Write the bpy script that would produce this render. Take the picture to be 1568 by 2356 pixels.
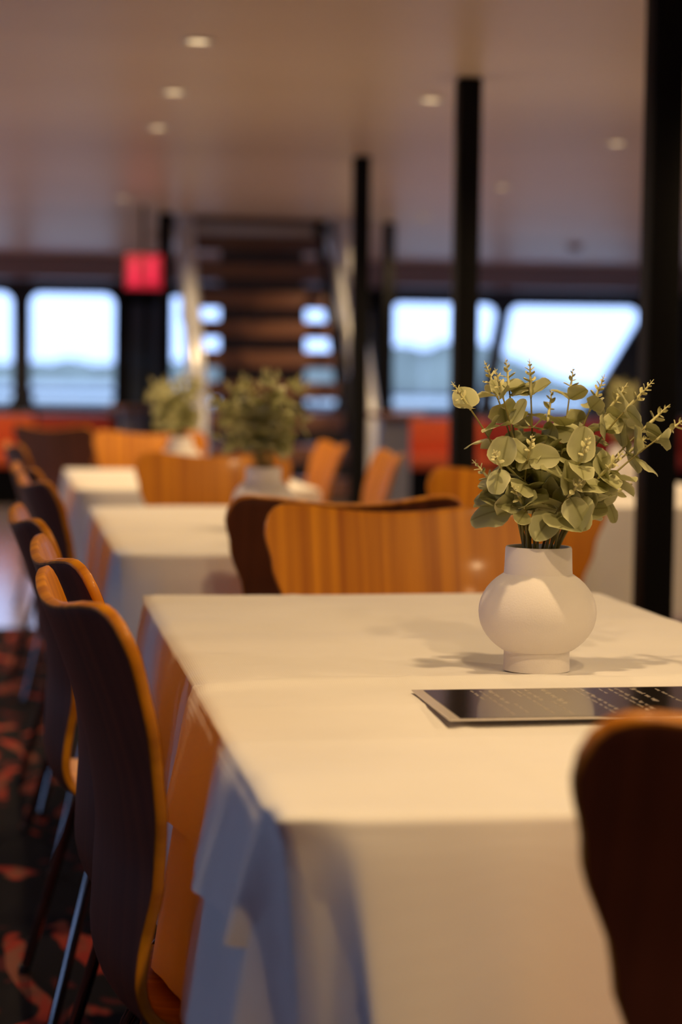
import bpy, bmesh, math, random
from mathutils import Vector, Matrix, Quaternion
from mathutils.geometry import tessellate_polygon

for o in list(bpy.data.objects):
    bpy.data.objects.remove(o)
SC = bpy.context.scene
COL = SC.collection
PI = math.pi

# ------------------------------------------------------------------ camera
W_PX, H_PX, F_PX = 1568, 2356, 4500.0
CAM = Vector((0.0, 0.0, 1.12))
YAW, PITCH, ROLL = math.radians(9.6), math.atan(303.0 / F_PX), 0.013
fwd = Vector((math.sin(YAW) * math.cos(PITCH), math.cos(YAW) * math.cos(PITCH), -math.sin(PITCH)))
r0 = Vector((math.cos(YAW), -math.sin(YAW), 0.0))
u0 = r0.cross(fwd)
rgt = r0 * math.cos(ROLL) + u0 * math.sin(ROLL)
upv = rgt.cross(fwd)
cam_data = bpy.data.cameras.new('camera')
cam = bpy.data.objects.new('camera', cam_data)
COL.objects.link(cam)
m = Matrix((rgt, upv, -fwd)).transposed().to_4x4()
m.translation = CAM
cam.matrix_world = m
cam_data.sensor_fit = 'VERTICAL'
cam_data.sensor_height = 36.0
cam_data.sensor_width = 36.0 * W_PX / H_PX
cam_data.lens = 36.0 * F_PX / H_PX
cam_data.clip_start, cam_data.clip_end = 0.05, 6000
cam_data.dof.use_dof = True
cam_data.dof.focus_distance = 2.46
cam_data.dof.aperture_fstop = 2.8
SC.camera = cam

# ------------------------------------------------------------------ world, exposure
world = bpy.data.worlds.new('overcast_sky')
SC.world = world
world.use_nodes = True
wn = world.node_tree.nodes
wn['Background'].inputs[0].default_value = (0.405, 0.57, 1.0, 1)
wn['Background'].inputs[1].default_value = 2.75
SC.view_settings.view_transform = 'Standard'
SC.view_settings.look = 'None'
SC.view_settings.gamma = 1.0
SC.view_settings.use_curve_mapping = False
SC.view_settings.exposure = 0.0
LAMP_W = 41.0
LAMP_COL = (1.0, 0.68, 0.34)
cy = SC.cycles
cy.use_denoising = True
cy.max_bounces = 10
cy.diffuse_bounces = 5
cy.glossy_bounces = 4
cy.transparent_max_bounces = 12
cy.sample_clamp_indirect = 6.0
cy.caustics_reflective = False
cy.caustics_refractive = False


# ------------------------------------------------------------------ pixel helpers (photo pixels -> metres)
def ray(px, py):
    return (fwd * F_PX + rgt * (px - W_PX / 2) - upv * (py - H_PX / 2)).normalized()


def on_z(px, py, z):
    d = ray(px, py)
    return CAM + d * ((z - CAM.z) / d.z)


def on_y(px, py, y):
    d = ray(px, py)
    return CAM + d * ((y - CAM.y) / d.y)


# ------------------------------------------------------------------ object helpers
def tag(o, label=None, cat=None, group=None, kind=None):
    if label: o['label'] = label
    if cat: o['category'] = cat
    if group: o['group'] = group
    if kind: o['kind'] = kind
    return o


def empty(name, loc=(0, 0, 0), rz=0.0):
    o = bpy.data.objects.new(name, None)
    o.empty_display_size = 0.1
    COL.objects.link(o)
    o.location = loc
    o.rotation_euler = (0, 0, rz)
    return o


def mesh_obj(name, me, mat=None, parent=None):
    o = bpy.data.objects.new(name, me)
    COL.objects.link(o)
    if mat and not me.materials:
        me.materials.append(mat)
    if parent:
        o.parent = parent
    return o


def to_mesh(name, bm, smooth=None):
    bmesh.ops.recalc_face_normals(bm, faces=bm.faces)
    me = bpy.data.meshes.new(name)
    bm.to_mesh(me)
    bm.free()
    if smooth is not None:
        shade(me, smooth)
    return me


def shade(me, angle=40):
    for p in me.polygons:
        p.use_smooth = True
    if angle < 180:
        me.set_sharp_from_angle(angle=math.radians(angle))


def bobj(name, bm, mat=None, parent=None, smooth=None):
    return mesh_obj(name, to_mesh(name, bm, smooth), mat, parent)


def add_box(bm, c, s, bev=0.0, rot=None):
    r = bmesh.ops.create_cube(bm, size=1.0)
    vs = r['verts']
    bmesh.ops.scale(bm, vec=Vector(s), verts=vs)
    if bev > 0:
        es = list({e for v in vs for e in v.link_edges})
        b = bmesh.ops.bevel(bm, geom=es, offset=bev, segments=2, profile=0.5, affect='EDGES')
        vs = list({v for f in b['faces'] for v in f.verts} | {v for v in vs if v.is_valid})
    if rot is not None:
        bmesh.ops.rotate(bm, cent=(0, 0, 0), matrix=rot, verts=vs)
    bmesh.ops.translate(bm, vec=Vector(c), verts=vs)


def box(name, c, s, mat, parent=None, bev=0.0, rot=None):
    bm = bmesh.new()
    add_box(bm, c, s, bev, rot)
    return bobj(name, bm, mat, parent, 40 if bev else None)


def add_tube(bm, pts, rad, n=10, cap=True):
    pts = [Vector(p) for p in pts]
    rads = rad if isinstance(rad, (list, tuple)) else [rad] * len(pts)
    rings = []
    t0 = (pts[1] - pts[0]).normalized()
    a = Vector((1, 0, 0)) if abs(t0.x) < 0.8 else Vector((0, 1, 0))
    nrm = t0.cross(a).normalized()
    for i, p in enumerate(pts):
        if i == 0: t = pts[1] - pts[0]
        elif i == len(pts) - 1: t = pts[-1] - pts[-2]
        else: t = pts[i + 1] - pts[i - 1]
        t.normalize()
        nrm = (nrm - t * nrm.dot(t)).normalized()
        bn = t.cross(nrm)
        rings.append([bm.verts.new(p + (nrm * math.cos(2 * PI * k / n) + bn * math.sin(2 * PI * k / n)) * rads[i]) for k in range(n)])
    for i in range(len(rings) - 1):
        for k in range(n):
            bm.faces.new((rings[i][k], rings[i][(k + 1) % n], rings[i + 1][(k + 1) % n], rings[i + 1][k]))
    if cap:
        bm.faces.new(list(reversed(rings[0])))
        bm.faces.new(rings[-1])


def tube(name, pts, rad, mat, parent=None, n=10):
    bm = bmesh.new()
    add_tube(bm, pts, rad, n)
    return bobj(name, bm, mat, parent, 50)


def add_lathe(bm, prof, n=48, c=(0, 0, 0)):
    rings = []
    for r, z in prof:
        if r < 1e-6:
            rings.append([bm.verts.new((c[0], c[1], c[2] + z))])
        else:
            rings.append([bm.verts.new((c[0] + r * math.cos(2 * PI * k / n), c[1] + r * math.sin(2 * PI * k / n), c[2] + z)) for k in range(n)])
    for a, b in zip(rings, rings[1:]):
        for k in range(n):
            k2 = (k + 1) % n
            if len(a) == 1 and len(b) == 1: continue
            if len(a) == 1: bm.faces.new((a[0], b[k2], b[k]))
            elif len(b) == 1: bm.faces.new((a[k], a[k2], b[0]))
            else: bm.faces.new((a[k], a[k2], b[k2], b[k]))


def round_poly(pts, r, n=6):
    out = []
    N = len(pts)
    for i in range(N):
        p, a, b = Vector(pts[i]), Vector(pts[i - 1]), Vector(pts[(i + 1) % N])
        da, db = (a - p).normalized(), (b - p).normalized()
        half = math.acos(max(-1, min(1, da.dot(db)))) / 2
        d = r / math.tan(half)
        cdir = (da + db).normalized()
        c = p + cdir * (r / math.sin(half))
        s, e = p + da * d - c, p + db * d - c
        a0, a1 = math.atan2(s.y, s.x), math.atan2(e.y, e.x)
        while a1 - a0 > PI: a1 -= 2 * PI
        while a1 - a0 < -PI: a1 += 2 * PI
        for k in range(n + 1):
            t = a0 + (a1 - a0) * k / n
            out.append(Vector((c.x + r * math.cos(t), c.y + r * math.sin(t))))
    return out


def plate(bm, loops, to3, thick):
    """2D outline + holes -> slab; to3(p, depth) gives the 3D point."""
    flat = [p for l in loops for p in l]
    tris = tessellate_polygon([[Vector((p[0], p[1], 0)) for p in l] for l in loops])
    f = [bm.verts.new(to3(p, 0.0)) for p in flat]
    b = [bm.verts.new(to3(p, thick)) for p in flat]
    for t in tris:
        try:
            bm.faces.new([f[i] for i in t])
            bm.faces.new([b[i] for i in reversed(t)])
        except ValueError:
            pass
    k = 0
    for l in loops:
        n = len(l)
        for i in range(n):
            j = (i + 1) % n
            bm.faces.new((f[k + i], f[k + j], b[k + j], b[k + i]))
        k += n


def children(o):
    return [c for c in COL.objects if c.parent == o]


def copy_tree(o, parent=None, kids=None):
    if kids is None:
        kids = {}
        for c in COL.objects:
            if c.parent: kids.setdefault(c.parent.name, []).append(c)
    c = o.copy()
    COL.objects.link(c)
    c.parent = parent
    for ch in kids.get(o.name, []):
        copy_tree(ch, c, kids)
    return c


# ------------------------------------------------------------------ materials
def new_mat(name):
    mt = bpy.data.materials.new(name)
    mt.use_nodes = True
    nt = mt.node_tree
    return mt, nt, nt.nodes['Principled BSDF']


def setp(b, **kw):
    names = {'color': 'Base Color', 'rough': 'Roughness', 'metal': 'Metallic', 'spec': 'Specular IOR Level', 'coat': 'Coat Weight',
             'coat_rough': 'Coat Roughness', 'emit': 'Emission Color', 'estr': 'Emission Strength', 'sheen': 'Sheen Weight'}
    for k, v in kw.items():
        if k in ('color', 'emit'): v = (*v, 1)
        b.inputs[names[k]].default_value = v


def noise(nt, scale, detail=3, vec=None, mapscale=None, distort=0.0, coord='Object', loc=(0, 0, 0), rough=0.5):
    tc = nt.nodes.new('ShaderNodeTexCoord')
    mp = nt.nodes.new('ShaderNodeMapping')
    mp.inputs['Scale'].default_value = mapscale or (1, 1, 1)
    mp.inputs['Location'].default_value = loc
    nt.links.new(tc.outputs[coord], mp.inputs['Vector'])
    n = nt.nodes.new('ShaderNodeTexNoise')
    n.inputs['Scale'].default_value = scale
    n.inputs['Detail'].default_value = detail
    n.inputs['Distortion'].default_value = distort
    n.inputs['Roughness'].default_value = rough
    nt.links.new(mp.outputs['Vector'], n.inputs['Vector'])
    return n


def ramp(nt, src, stops):
    r = nt.nodes.new('ShaderNodeValToRGB')
    e = r.color_ramp.elements
    while len(e) < len(stops): e.new(0.5)
    for k, (p, c) in enumerate(stops):
        e[k].position = p
        e[k].color = (*c, 1)
    nt.links.new(src, r.inputs['Fac'])
    return r


def bump(nt, b, src, strength, dist=0.001):
    bp = nt.nodes.new('ShaderNodeBump')
    bp.inputs['Strength'].default_value = strength
    bp.inputs['Distance'].default_value = dist
    nt.links.new(src, bp.inputs['Height'])
    nt.links.new(bp.outputs['Normal'], b.inputs['Normal'])


def simple(name, color, rough=0.5, metal=0.0, var=0.08, scale=8, spec=0.5, coat=0.0, bstr=0.0, bscale=200):
    mt, nt, b = new_mat(name)
    setp(b, rough=rough, metal=metal, spec=spec, coat=coat, coat_rough=0.08)
    n = noise(nt, scale)
    c0 = tuple(max(0, x * (1 - var)) for x in color)
    c1 = tuple(min(1, x * (1 + var)) for x in color)
    r = ramp(nt, n.outputs['Fac'], [(0.3, c0), (0.7, c1)])
    nt.links.new(r.outputs['Color'], b.inputs['Base Color'])
    if bstr:
        n2 = noise(nt, bscale, 2)
        bump(nt, b, n2.outputs['Fac'], bstr)
    return mt


def wood(name, dark, light, scale=(55, 1.2, 1.2), rough=0.3, coat=0.5, spec=0.5):
    mt, nt, b = new_mat(name)
    setp(b, spec=spec, rough=rough, coat=coat, coat_rough=0.1)
    n = noise(nt, 1.0, 4, mapscale=scale, rough=0.6)
    mid = tuple((a + c) / 2 for a, c in zip(dark, light))
    r = ramp(nt, n.outputs['Fac'], [(0.28, dark), (0.5, mid), (0.72, light)])
    nt.links.new(r.outputs['Color'], b.inputs['Base Color'])
    return mt


M = {}
M['teak'] = wood('teak_veneer', (0.34, 0.095, 0.002), (0.68, 0.26, 0.005), rough=0.46, coat=0.06, spec=0.28)
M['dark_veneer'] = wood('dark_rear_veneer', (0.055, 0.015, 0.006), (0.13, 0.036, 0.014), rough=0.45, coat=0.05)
M['tread_wood'] = wood('tread_wood', (0.19, 0.085, 0.05), (0.30, 0.15, 0.095), (2, 30, 30), 0.35, 0.2)
M['vase'] = simple('matt_ceramic', (0.80, 0.76, 0.735), 0.85, var=0.03, scale=14, spec=0.25, bstr=0.35, bscale=420)
M['black_paint'] = simple('black_paint', (0.0045, 0.0045, 0.005), 0.6, var=0.15, scale=3, spec=0.12)
M['charcoal_wall'] = simple('charcoal_wall', (0.018, 0.019, 0.022), 0.5, var=0.2, scale=2)
M['chrome'] = simple('dark_chrome', (0.22, 0.225, 0.24), 0.14, metal=1.0, var=0.05)
M['steel'] = simple('polished_steel', (0.78, 0.82, 0.86), 0.28, metal=0.35, var=0.05)
M['orange_fabric'] = simple('orange_upholstery', (0.80, 0.13, 0.03), 0.75, var=0.12, scale=30)
M['red_fabric'] = simple('red_upholstery', (0.36, 0.03, 0.015), 0.75, var=0.12, scale=30)
M['soil'] = simple('dark_filler', (0.05, 0.03, 0.02), 0.95, var=0.4, scale=120, bstr=0.6, bscale=300)
M['stem'] = simple('olive_stem', (0.22, 0.19, 0.05), 0.6, var=0.2, scale=40)
M['white_paint'] = simple('white_paint', (0.62, 0.66, 0.68), 0.5, var=0.04)
M['pedestal'] = simple('blue_grey_laminate', (0.17, 0.18, 0.23), 0.3, var=0.06)
M['paper'] = simple('laminated_border', (0.66, 0.60, 0.54), 0.18, var=0.03, coat=0.4)
M['ink'] = simple('black_print', (0.018, 0.014, 0.012), 0.12, var=0.1, coat=0.6)
M['letter'] = simple('cream_print', (0.66, 0.58, 0.48), 0.3, var=0.1, scale=60)
M['rubber'] = simple('window_rubber', (0.012, 0.012, 0.013), 0.5, var=0.1)
M['lite'] = simple('smoked_door_glass', (0.045, 0.065, 0.085), 0.12, var=0.1)
M['soffit'] = simple('mauve_bulkhead', (0.24, 0.17, 0.165), 0.5, var=0.08, scale=1.5)
M['laminate'] = simple('under_table_laminate', (0.30, 0.24, 0.18), 0.5)
M['plastic_white'] = simple('white_plastic', (0.7, 0.7, 0.68), 0.4, var=0.03)
M['land'] = simple('wooded_shore', (0.25, 0.265, 0.21), 1.0, var=0.35, scale=0.05, spec=0.0)


def mk_cloth():
    mt, nt, b = new_mat('white_tablecloth')
    setp(b, rough=0.8, spec=0.2, sheen=0.1)
    n = noise(nt, 5, 3)
    r = ramp(nt, n.outputs['Fac'], [(0.3, (0.755, 0.735, 0.71)), (0.7, (0.81, 0.79, 0.765))])
    nt.links.new(r.outputs['Color'], b.inputs['Base Color'])
    tc = nt.nodes.new('ShaderNodeTexCoord')
    w1 = nt.nodes.new('ShaderNodeTexWave'); w1.inputs['Scale'].default_value = 110; w1.bands_direction = 'X'; w1.inputs['Distortion'].default_value = 1.5
    w2 = nt.nodes.new('ShaderNodeTexWave'); w2.inputs['Scale'].default_value = 110; w2.bands_direction = 'Y'; w2.inputs['Distortion'].default_value = 1.5
    nt.links.new(tc.outputs['Object'], w1.inputs['Vector']); nt.links.new(tc.outputs['Object'], w2.inputs['Vector'])
    ad = nt.nodes.new('ShaderNodeMath'); ad.operation = 'ADD'
    nt.links.new(w1.outputs['Fac'], ad.inputs[0]); nt.links.new(w2.outputs['Fac'], ad.inputs[1])
    bump(nt, b, ad.outputs[0], 0.12, 0.0006)
    return mt


def mk_leaf():
    mt, nt, b = new_mat('sage_leaf')
    setp(b, rough=0.55, spec=0.35)
    tc = nt.nodes.new('ShaderNodeTexCoord')
    sp = nt.nodes.new('ShaderNodeSeparateXYZ')
    nt.links.new(tc.outputs['UV'], sp.inputs[0])
    # u across (0..1), v along; a darker midrib/base and a paler margin
    sub = nt.nodes.new('ShaderNodeMath'); sub.operation = 'SUBTRACT'; sub.inputs[1].default_value = 0.5
    nt.links.new(sp.outputs['X'], sub.inputs[0])
    ab = nt.nodes.new('ShaderNodeMath'); ab.operation = 'ABSOLUTE'
    nt.links.new(sub.outputs[0], ab.inputs[0])
    n = noise(nt, 160, 3)
    ad = nt.nodes.new('ShaderNodeMath'); ad.operation = 'MULTIPLY_ADD'; ad.inputs[1].default_value = 0.10; ad.inputs[2].default_value = -0.05
    nt.links.new(n.outputs['Fac'], ad.inputs[0])
    s2 = nt.nodes.new('ShaderNodeMath'); s2.operation = 'ADD'
    nt.links.new(ab.outputs[0], s2.inputs[0]); nt.links.new(ad.outputs[0], s2.inputs[1])
    r = ramp(nt, s2.outputs[0], [(0.0, (0.20, 0.20, 0.075)), (0.06, (0.38, 0.385, 0.18)), (0.42, (0.46, 0.465, 0.25)), (0.5, (0.62, 0.61, 0.34))])
    nt.links.new(r.outputs['Color'], b.inputs['Base Color'])
    tr = nt.nodes.new('ShaderNodeBsdfTranslucent')
    tr.inputs['Color'].default_value = (0.38, 0.38, 0.12, 1)
    mx = nt.nodes.new('ShaderNodeMixShader'); mx.inputs[0].default_value = 0.22
    out = nt.nodes['Material Output']
    nt.links.new(b.outputs[0], mx.inputs[1]); nt.links.new(tr.outputs[0], mx.inputs[2])
    nt.links.new(mx.outputs[0], out.inputs['Surface'])
    return mt


def mk_sprout():
    mt, nt, b = new_mat('pale_sprout')
    setp(b, rough=0.6, spec=0.3)
    n = noise(nt, 90, 2)
    r = ramp(nt, n.outputs['Fac'], [(0.3, (0.52, 0.50, 0.22)), (0.7, (0.66, 0.63, 0.34))])
    nt.links.new(r.outputs['Color'], b.inputs['Base Color'])
    return mt


def mk_glass():
    mt, nt, b = new_mat('window_glass')
    nt.nodes.remove(b)
    t = nt.nodes.new('ShaderNodeBsdfTransparent'); t.inputs[0].default_value = (0.97, 0.985, 0.985, 1)
    g = nt.nodes.new('ShaderNodeBsdfGlossy'); g.inputs['Roughness'].default_value = 0.02
    fr = nt.nodes.new('ShaderNodeFresnel'); fr.inputs[0].default_value = 1.35
    n = noise(nt, 1.0, 1)
    mx = nt.nodes.new('ShaderNodeMixShader')
    nt.links.new(fr.outputs[0], mx.inputs[0])
    nt.links.new(t.outputs[0], mx.inputs[1]); nt.links.new(g.outputs[0], mx.inputs[2])
    nt.links.new(mx.outputs[0], nt.nodes['Material Output'].inputs['Surface'])
    return mt


def mk_emit(name, col, strength):
    mt, nt, b = new_mat(name)
    setp(b, color=(0.02, 0.02, 0.02), emit=col, estr=strength, rough=0.8, spec=0.05)
    return mt


def mk_carpet():
    mt, nt, b = new_mat('patterned_carpet')
    setp(b, rough=0.9, spec=0.10)
    n1 = noise(nt, 5.2, 1.5, mapscale=(1.0, 0.42, 1), distort=1.6)
    n2 = noise(nt, 7.5, 1.0, mapscale=(0.8, 0.5, 1), distort=2.2, loc=(7.3, 2.1, 0))
    r1 = ramp(nt, n1.outputs['Fac'], [(0.0, (0, 0, 0)), (0.575, (0, 0, 0)), (0.60, (1, 1, 1)), (1.0, (1, 1, 1))])
    r2 = ramp(nt, n2.outputs['Fac'], [(0.0, (0.42, 0.035, 0.025)), (0.45, (0.40, 0.05, 0.03)), (0.55, (0.30, 0.10, 0.06)), (1.0, (0.24, 0.10, 0.07))])
    r3 = ramp(nt, n2.outputs['Fac'], [(0.60, (0.012, 0.010, 0.012)), (0.66, (0.10, 0.018, 0.018))])
    mx = nt.nodes.new('ShaderNodeMix'); mx.data_type = 'RGBA'
    nt.links.new(r1.outputs['Color'], mx.inputs[0])
    nt.links.new(r3.outputs['Color'], mx.inputs[6]); nt.links.new(r2.outputs['Color'], mx.inputs[7])
    nt.links.new(mx.outputs[2], b.inputs['Base Color'])
    n3 = noise(nt, 900, 2)
    bump(nt, b, n3.outputs['Fac'], 0.5, 0.003)
    return mt


def mk_ceiling():
    mt, nt, b = new_mat('ceiling_panel')
    setp(b, rough=0.38, spec=0.45)
    n = noise(nt, 1.0, 3, mapscale=(0.35, 0.9, 1))
    r = ramp(nt, n.outputs['Fac'], [(0.25, (0.64, 0.54, 0.45)), (0.75, (0.76, 0.66, 0.56))])
    nt.links.new(r.outputs['Color'], b.inputs['Base Color'])
    return mt


def mk_floor():
    mt, nt, b = new_mat('polished_deck_floor')
    setp(b, rough=0.16, spec=0.6)
    n = noise(nt, 2.0, 3, mapscale=(6, 0.6, 1))
    r = ramp(nt, n.outputs['Fac'], [(0.3, (0.36, 0.30, 0.32)), (0.7, (0.46, 0.39, 0.41))])
    nt.links.new(r.outputs['Color'], b.inputs['Base Color'])
    return mt


def mk_sea():
    mt, nt, b = new_mat('harbour_water')
    setp(b, color=(0.36, 0.38, 0.30), rough=0.4, spec=0.25)
    n = noise(nt, 0.4, 3, mapscale=(1, 0.3, 1))
    bump(nt, b, n.outputs['Fac'], 0.6, 0.3)
    return mt


M['cloth'] = mk_cloth(); M['leaf'] = mk_leaf(); M['sprout'] = mk_sprout(); M['glass'] = mk_glass()
M['carpet'] = mk_carpet(); M['ceiling'] = mk_ceiling(); M['floor'] = mk_floor(); M['sea'] = mk_sea()
M['lamp_glow'] = mk_emit('lamp_glow', (1.0, 0.72, 0.40), 1.8)
M['red_glow'] = mk_emit('red_sign_glow', (1.0, 0.0, 0.05), 0.45)
M['red_glow_pale'] = mk_emit('red_sign_glow_pale', (1.0, 0.012, 0.075), 1.0)

# ------------------------------------------------------------------ the deck room
XL, XR, YN, YF, ZC = -3.4, 6.7, -4.5, 18.2, 2.20
tag(box('floor', ((XL + XR) / 2, (YN + YF) / 2, -0.05), (XR - XL + 0.2, YF - YN + 0.2, 0.1), M['floor']),
    'polished grey deck floor reflecting the windows', kind='structure')
tag(box('carpet', ((XL + XR) / 2, (YN + 8.75) / 2, 0.003), (XR - XL, 8.75 - YN, 0.006), M['carpet']),
    'dark carpet with scattered red and orange brush-stroke motifs', 'carpet')

# ceiling with the stair opening
SX0, SX1, SY0, SY1 = 1.04, 2.42, 13.2, 15.3
bm = bmesh.new()
plate(bm, [[(XL - .1, YN - .1), (XR + .1, YN - .1), (XR + .1, YF + .1), (XL - .1, YF + .1)], [(SX0, SY0), (SX0, SY1), (SX1, SY1), (SX1, SY0)]],
      lambda p, d: Vector((p[0], p[1], ZC + d)), 0.12)
tag(bobj('ceiling', bm, M['ceiling']), 'pale satin ceiling with rows of downlights and a stair opening', kind='structure')
# dark shaft above the opening
bm = bmesh.new()
cx, cyy = (SX0 + SX1) / 2, (SY0 + SY1) / 2
add_box(bm, (SX0 - .03, cyy, 3.32), (.06, SY1 - SY0 + .12, 2.0)); add_box(bm, (SX1 + .03, cyy, 3.32), (.06, SY1 - SY0 + .12, 2.0))
add_box(bm, (cx, SY0 - .03, 3.32), (SX1 - SX0, .06, 2.0)); add_box(bm, (cx, SY1 + .03, 3.32), (SX1 - SX0, .06, 2.0))
add_box(bm, (cx, cyy, 4.35), (SX1 - SX0 + .12, SY1 - SY0 + .12, .06))
tag(bobj('wall_stairwell', bm, M['charcoal_wall']), 'dark shaft above the stair opening', kind='structure')

# back wall with windows (traced on the wall plane)
WINPX = [[(-150, 664), (32, 668), (32, 938), (-150, 936)],
         [(67, 669), (268, 673), (265, 942), (67, 939)],
         [(380, 677), (508, 680), (508, 945), (378, 943)],
         [(700, 687), (776, 689), (776, 948), (700, 948)],
         [(897, 692), (1150, 698), (1099, 953), (893, 951)],
         [(1172, 699), (1492, 705), (1338, 959), (1127, 954)]]
WIN = []
for poly in WINPX:
    pts = [on_y(x, y, YF) for x, y in poly]
    WIN.append(round_poly([(p.x, p.z) for p in pts], 0.10, 6))
bm = bmesh.new()
plate(bm, [[(XL - .1, -.05), (XR + .1, -.05), (XR + .1, ZC + .1), (XL - .1, ZC + .1)]] + [list(reversed(w)) for w in WIN],
      lambda p, d: Vector((p[0], YF + d, p[1])), 0.10)
tag(bobj('wall_back', bm, M['charcoal_wall']), 'black end wall pierced by rounded windows', kind='structure')


def inset(poly, d):
    n = len(poly); c = sum(poly, Vector((0, 0))) / n
    out = []
    for p in poly:
        v = c - p
        out.append(p + v.normalized() * d)
    return out


for k, w in enumerate(WIN):
    bm = bmesh.new()
    plate(bm, [w], lambda p, d: Vector((p[0], YF + 0.045 + d, p[1])), 0.008)
    wo = tag(bobj('window_%d' % (k + 1), bm, M['glass']), kind='structure')
    bm = bmesh.new()
    plate(bm, [w, list(reversed(inset(w, 0.022)))], lambda p, d: Vector((p[0], YF - 0.012 + d, p[1])), 0.05)
    bobj('window_frame', bm, M['rubber'], wo, 40)
# side walls with a run of windows, and the wall behind the camera
for nm, X, th in (('wall_left', XL, -0.1), ('wall_right', XR, 0.1)):
    holes = []
    for k in range(7):
        y0 = -1.2 + k * 2.65
        if nm == 'wall_right' and y0 < 4: continue
        holes.append(round_poly([(y0, 0.83), (y0 + 1.0, 0.83), (y0 + 1.0, 1.92), (y0, 1.92)], 0.1, 4))
    bm = bmesh.new()
    plate(bm, [[(YN - .1, -.05), (YF + .1, -.05), (YF + .1, ZC + .1), (YN - .1, ZC + .1)]] + [list(reversed(h)) for h in holes],
          lambda p, d: Vector((X + d, p[0], p[1])), th)
    tag(bobj(nm, bm, M['charcoal_wall']), 'dark side wall with a long run of windows', kind='structure')
tag(box('wall_front', ((XL + XR) / 2, YN - .05, 1.05), (XR - XL, .1, 2.3), M['charcoal_wall']), kind='structure')
# bulkhead strip over the windows
tag(box('trim_1', ((XL + XR) / 2, YF - 0.35, 2.09), (XR - XL, 0.68, 0.21), M['soffit']), 'mauve bulkhead strip above the end windows', kind='structure')
a, b = on_y(1479, 645, YF - .05), on_y(1500, 950, YF - .05)
tag(box('trim_2', ((a.x + b.x) / 2, YF - .04, 1.42), (0.085, .06, 1.13), M['white_paint'], bev=.008), 'pale vertical trim beside the slanted window', kind='structure')
# doors in the back wall with narrow lites
for k, (x0, x1, lites) in enumerate([(272, 376, [(301, 331), (346, 372)]), (838, 892, [(841, 862)])]):
    a, b = on_y(x0, 690, YF - .03), on_y(x1, 690, YF - .03)
    d = tag(box('door_%d' % (k + 1), ((a.x + b.x) / 2, YF - .03, 0.98), (b.x - a.x, .05, 1.94), M['black_paint'], bev=.006), 'black door with tall narrow smoked panes', kind='structure')
    for l0, l1 in lites:
        p, q = on_y(l0, 700, YF - .06), on_y(l1, 700, YF - .06)
        box('door_pane', ((p.x + q.x) / 2, YF - .06, 1.26), (q.x - p.x, .012, 1.1), M['lite'], d, bev=.004)
    box('door_handle', (a.x + 0.06 if k else b.x - 0.04, YF - .075, 0.98), (.03, .04, .16), M['steel'], d, bev=.008)
# dark partition under / behind the stair
p, q = on_y(509, 700, 15.3), on_y(698, 700, 15.3)
tag(box('wall_partition', ((p.x + q.x) / 2, 15.4, ZC / 2), (q.x - p.x, .08, ZC), M['charcoal_wall']), 'dark partition behind the stair', kind='structure')


# ------------------------------------------------------------------ outside
def ridge(name, y, prof, depth, mat, seed, zb=-2.6):
    """a wooded shore as a lumpy 3D ridge: prof = [(px, py_top)]"""
    rnd = random.Random(seed)
    pts = []
    for (x0, t0), (x1, t1) in zip(prof, prof[1:]):
        n = max(2, int((x1 - x0) / 8))
        for i in range(n):
            f = i / n
            pts.append((x0 + (x1 - x0) * f, t0 + (t1 - t0) * f + rnd.uniform(-3, 3)))
    rows = 6
    bm = bmesh.new()
    grid = []
    for r in range(rows + 1):
        f = r / rows
        row = []
        for (px, py) in pts:
            top = on_y(px, py, y)
            h = (top.z - zb) * (math.sin(PI * min(f, 1) * 0.98 + 0.02) ** 0.6) * (1 if r == rows // 2 else rnd.uniform(0.82, 0.97))
            row.append(bm.verts.new((top.x, y + (f - 0.5) * depth, zb + max(0.0, h if 0 < r < rows else 0))))
        grid.append(row)
    for r in range(rows):
        for i in range(len(pts) - 1):
            bm.faces.new((grid[r][i], grid[r][i + 1], grid[r + 1][i + 1], grid[r + 1][i]))
    return bobj(name, bm, mat, None, 180)


sea = box('sea', (0, 3030, -2.7), (8000, 6000, 0.2), M['sea'])
tag(sea, 'pale grey harbour water beyond the windows', 'water', kind='stuff')
tag(ridge('far_shore', 1500, [(-900, 838), (-200, 832), (60, 834), (120, 832), (165, 826), (215, 836), (300, 830), (520, 826), (700, 815), (900, 820)], 260, M['land'], 4),
    'low hazy hill line across the water', 'hill')
tag(ridge('wooded_headland', 520, [(640, 860), (760, 815), (860, 800), (930, 792), (975, 806), (1020, 788), (1060, 783), (1110, 790), (1180, 822), (1240, 850), (1300, 880), (1330, 893)], 60, M['land'], 9),
    'tree-covered headland running down to the water', 'headland')
dk = empty('deck_railing', (0, 19.3, 0))
tag(dk, 'white bulwark panel with top rail outside the end windows', 'railing')
box('bulwark_panel', (1.65, 0, 0.40), (12, .05, .95), M['white_paint'], dk)
tube('top_rail', [(-4.4, 0, 0.985), (7.7, 0, 0.985)], 0.022, M['pedestal'], dk)
for k in range(9):
    tube('rail_post', [(-4 + 1.4 * k, 0, 0.86), (-4 + 1.4 * k, 0, 0.97)], 0.016, M['pedestal'], dk, 8)
tag(box('outer_deck', (1.65, 18.85, -0.08), (12.4, 1.1, 0.06), M['white_paint']), 'pale walkway outside the end windows', kind='structure')

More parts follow.
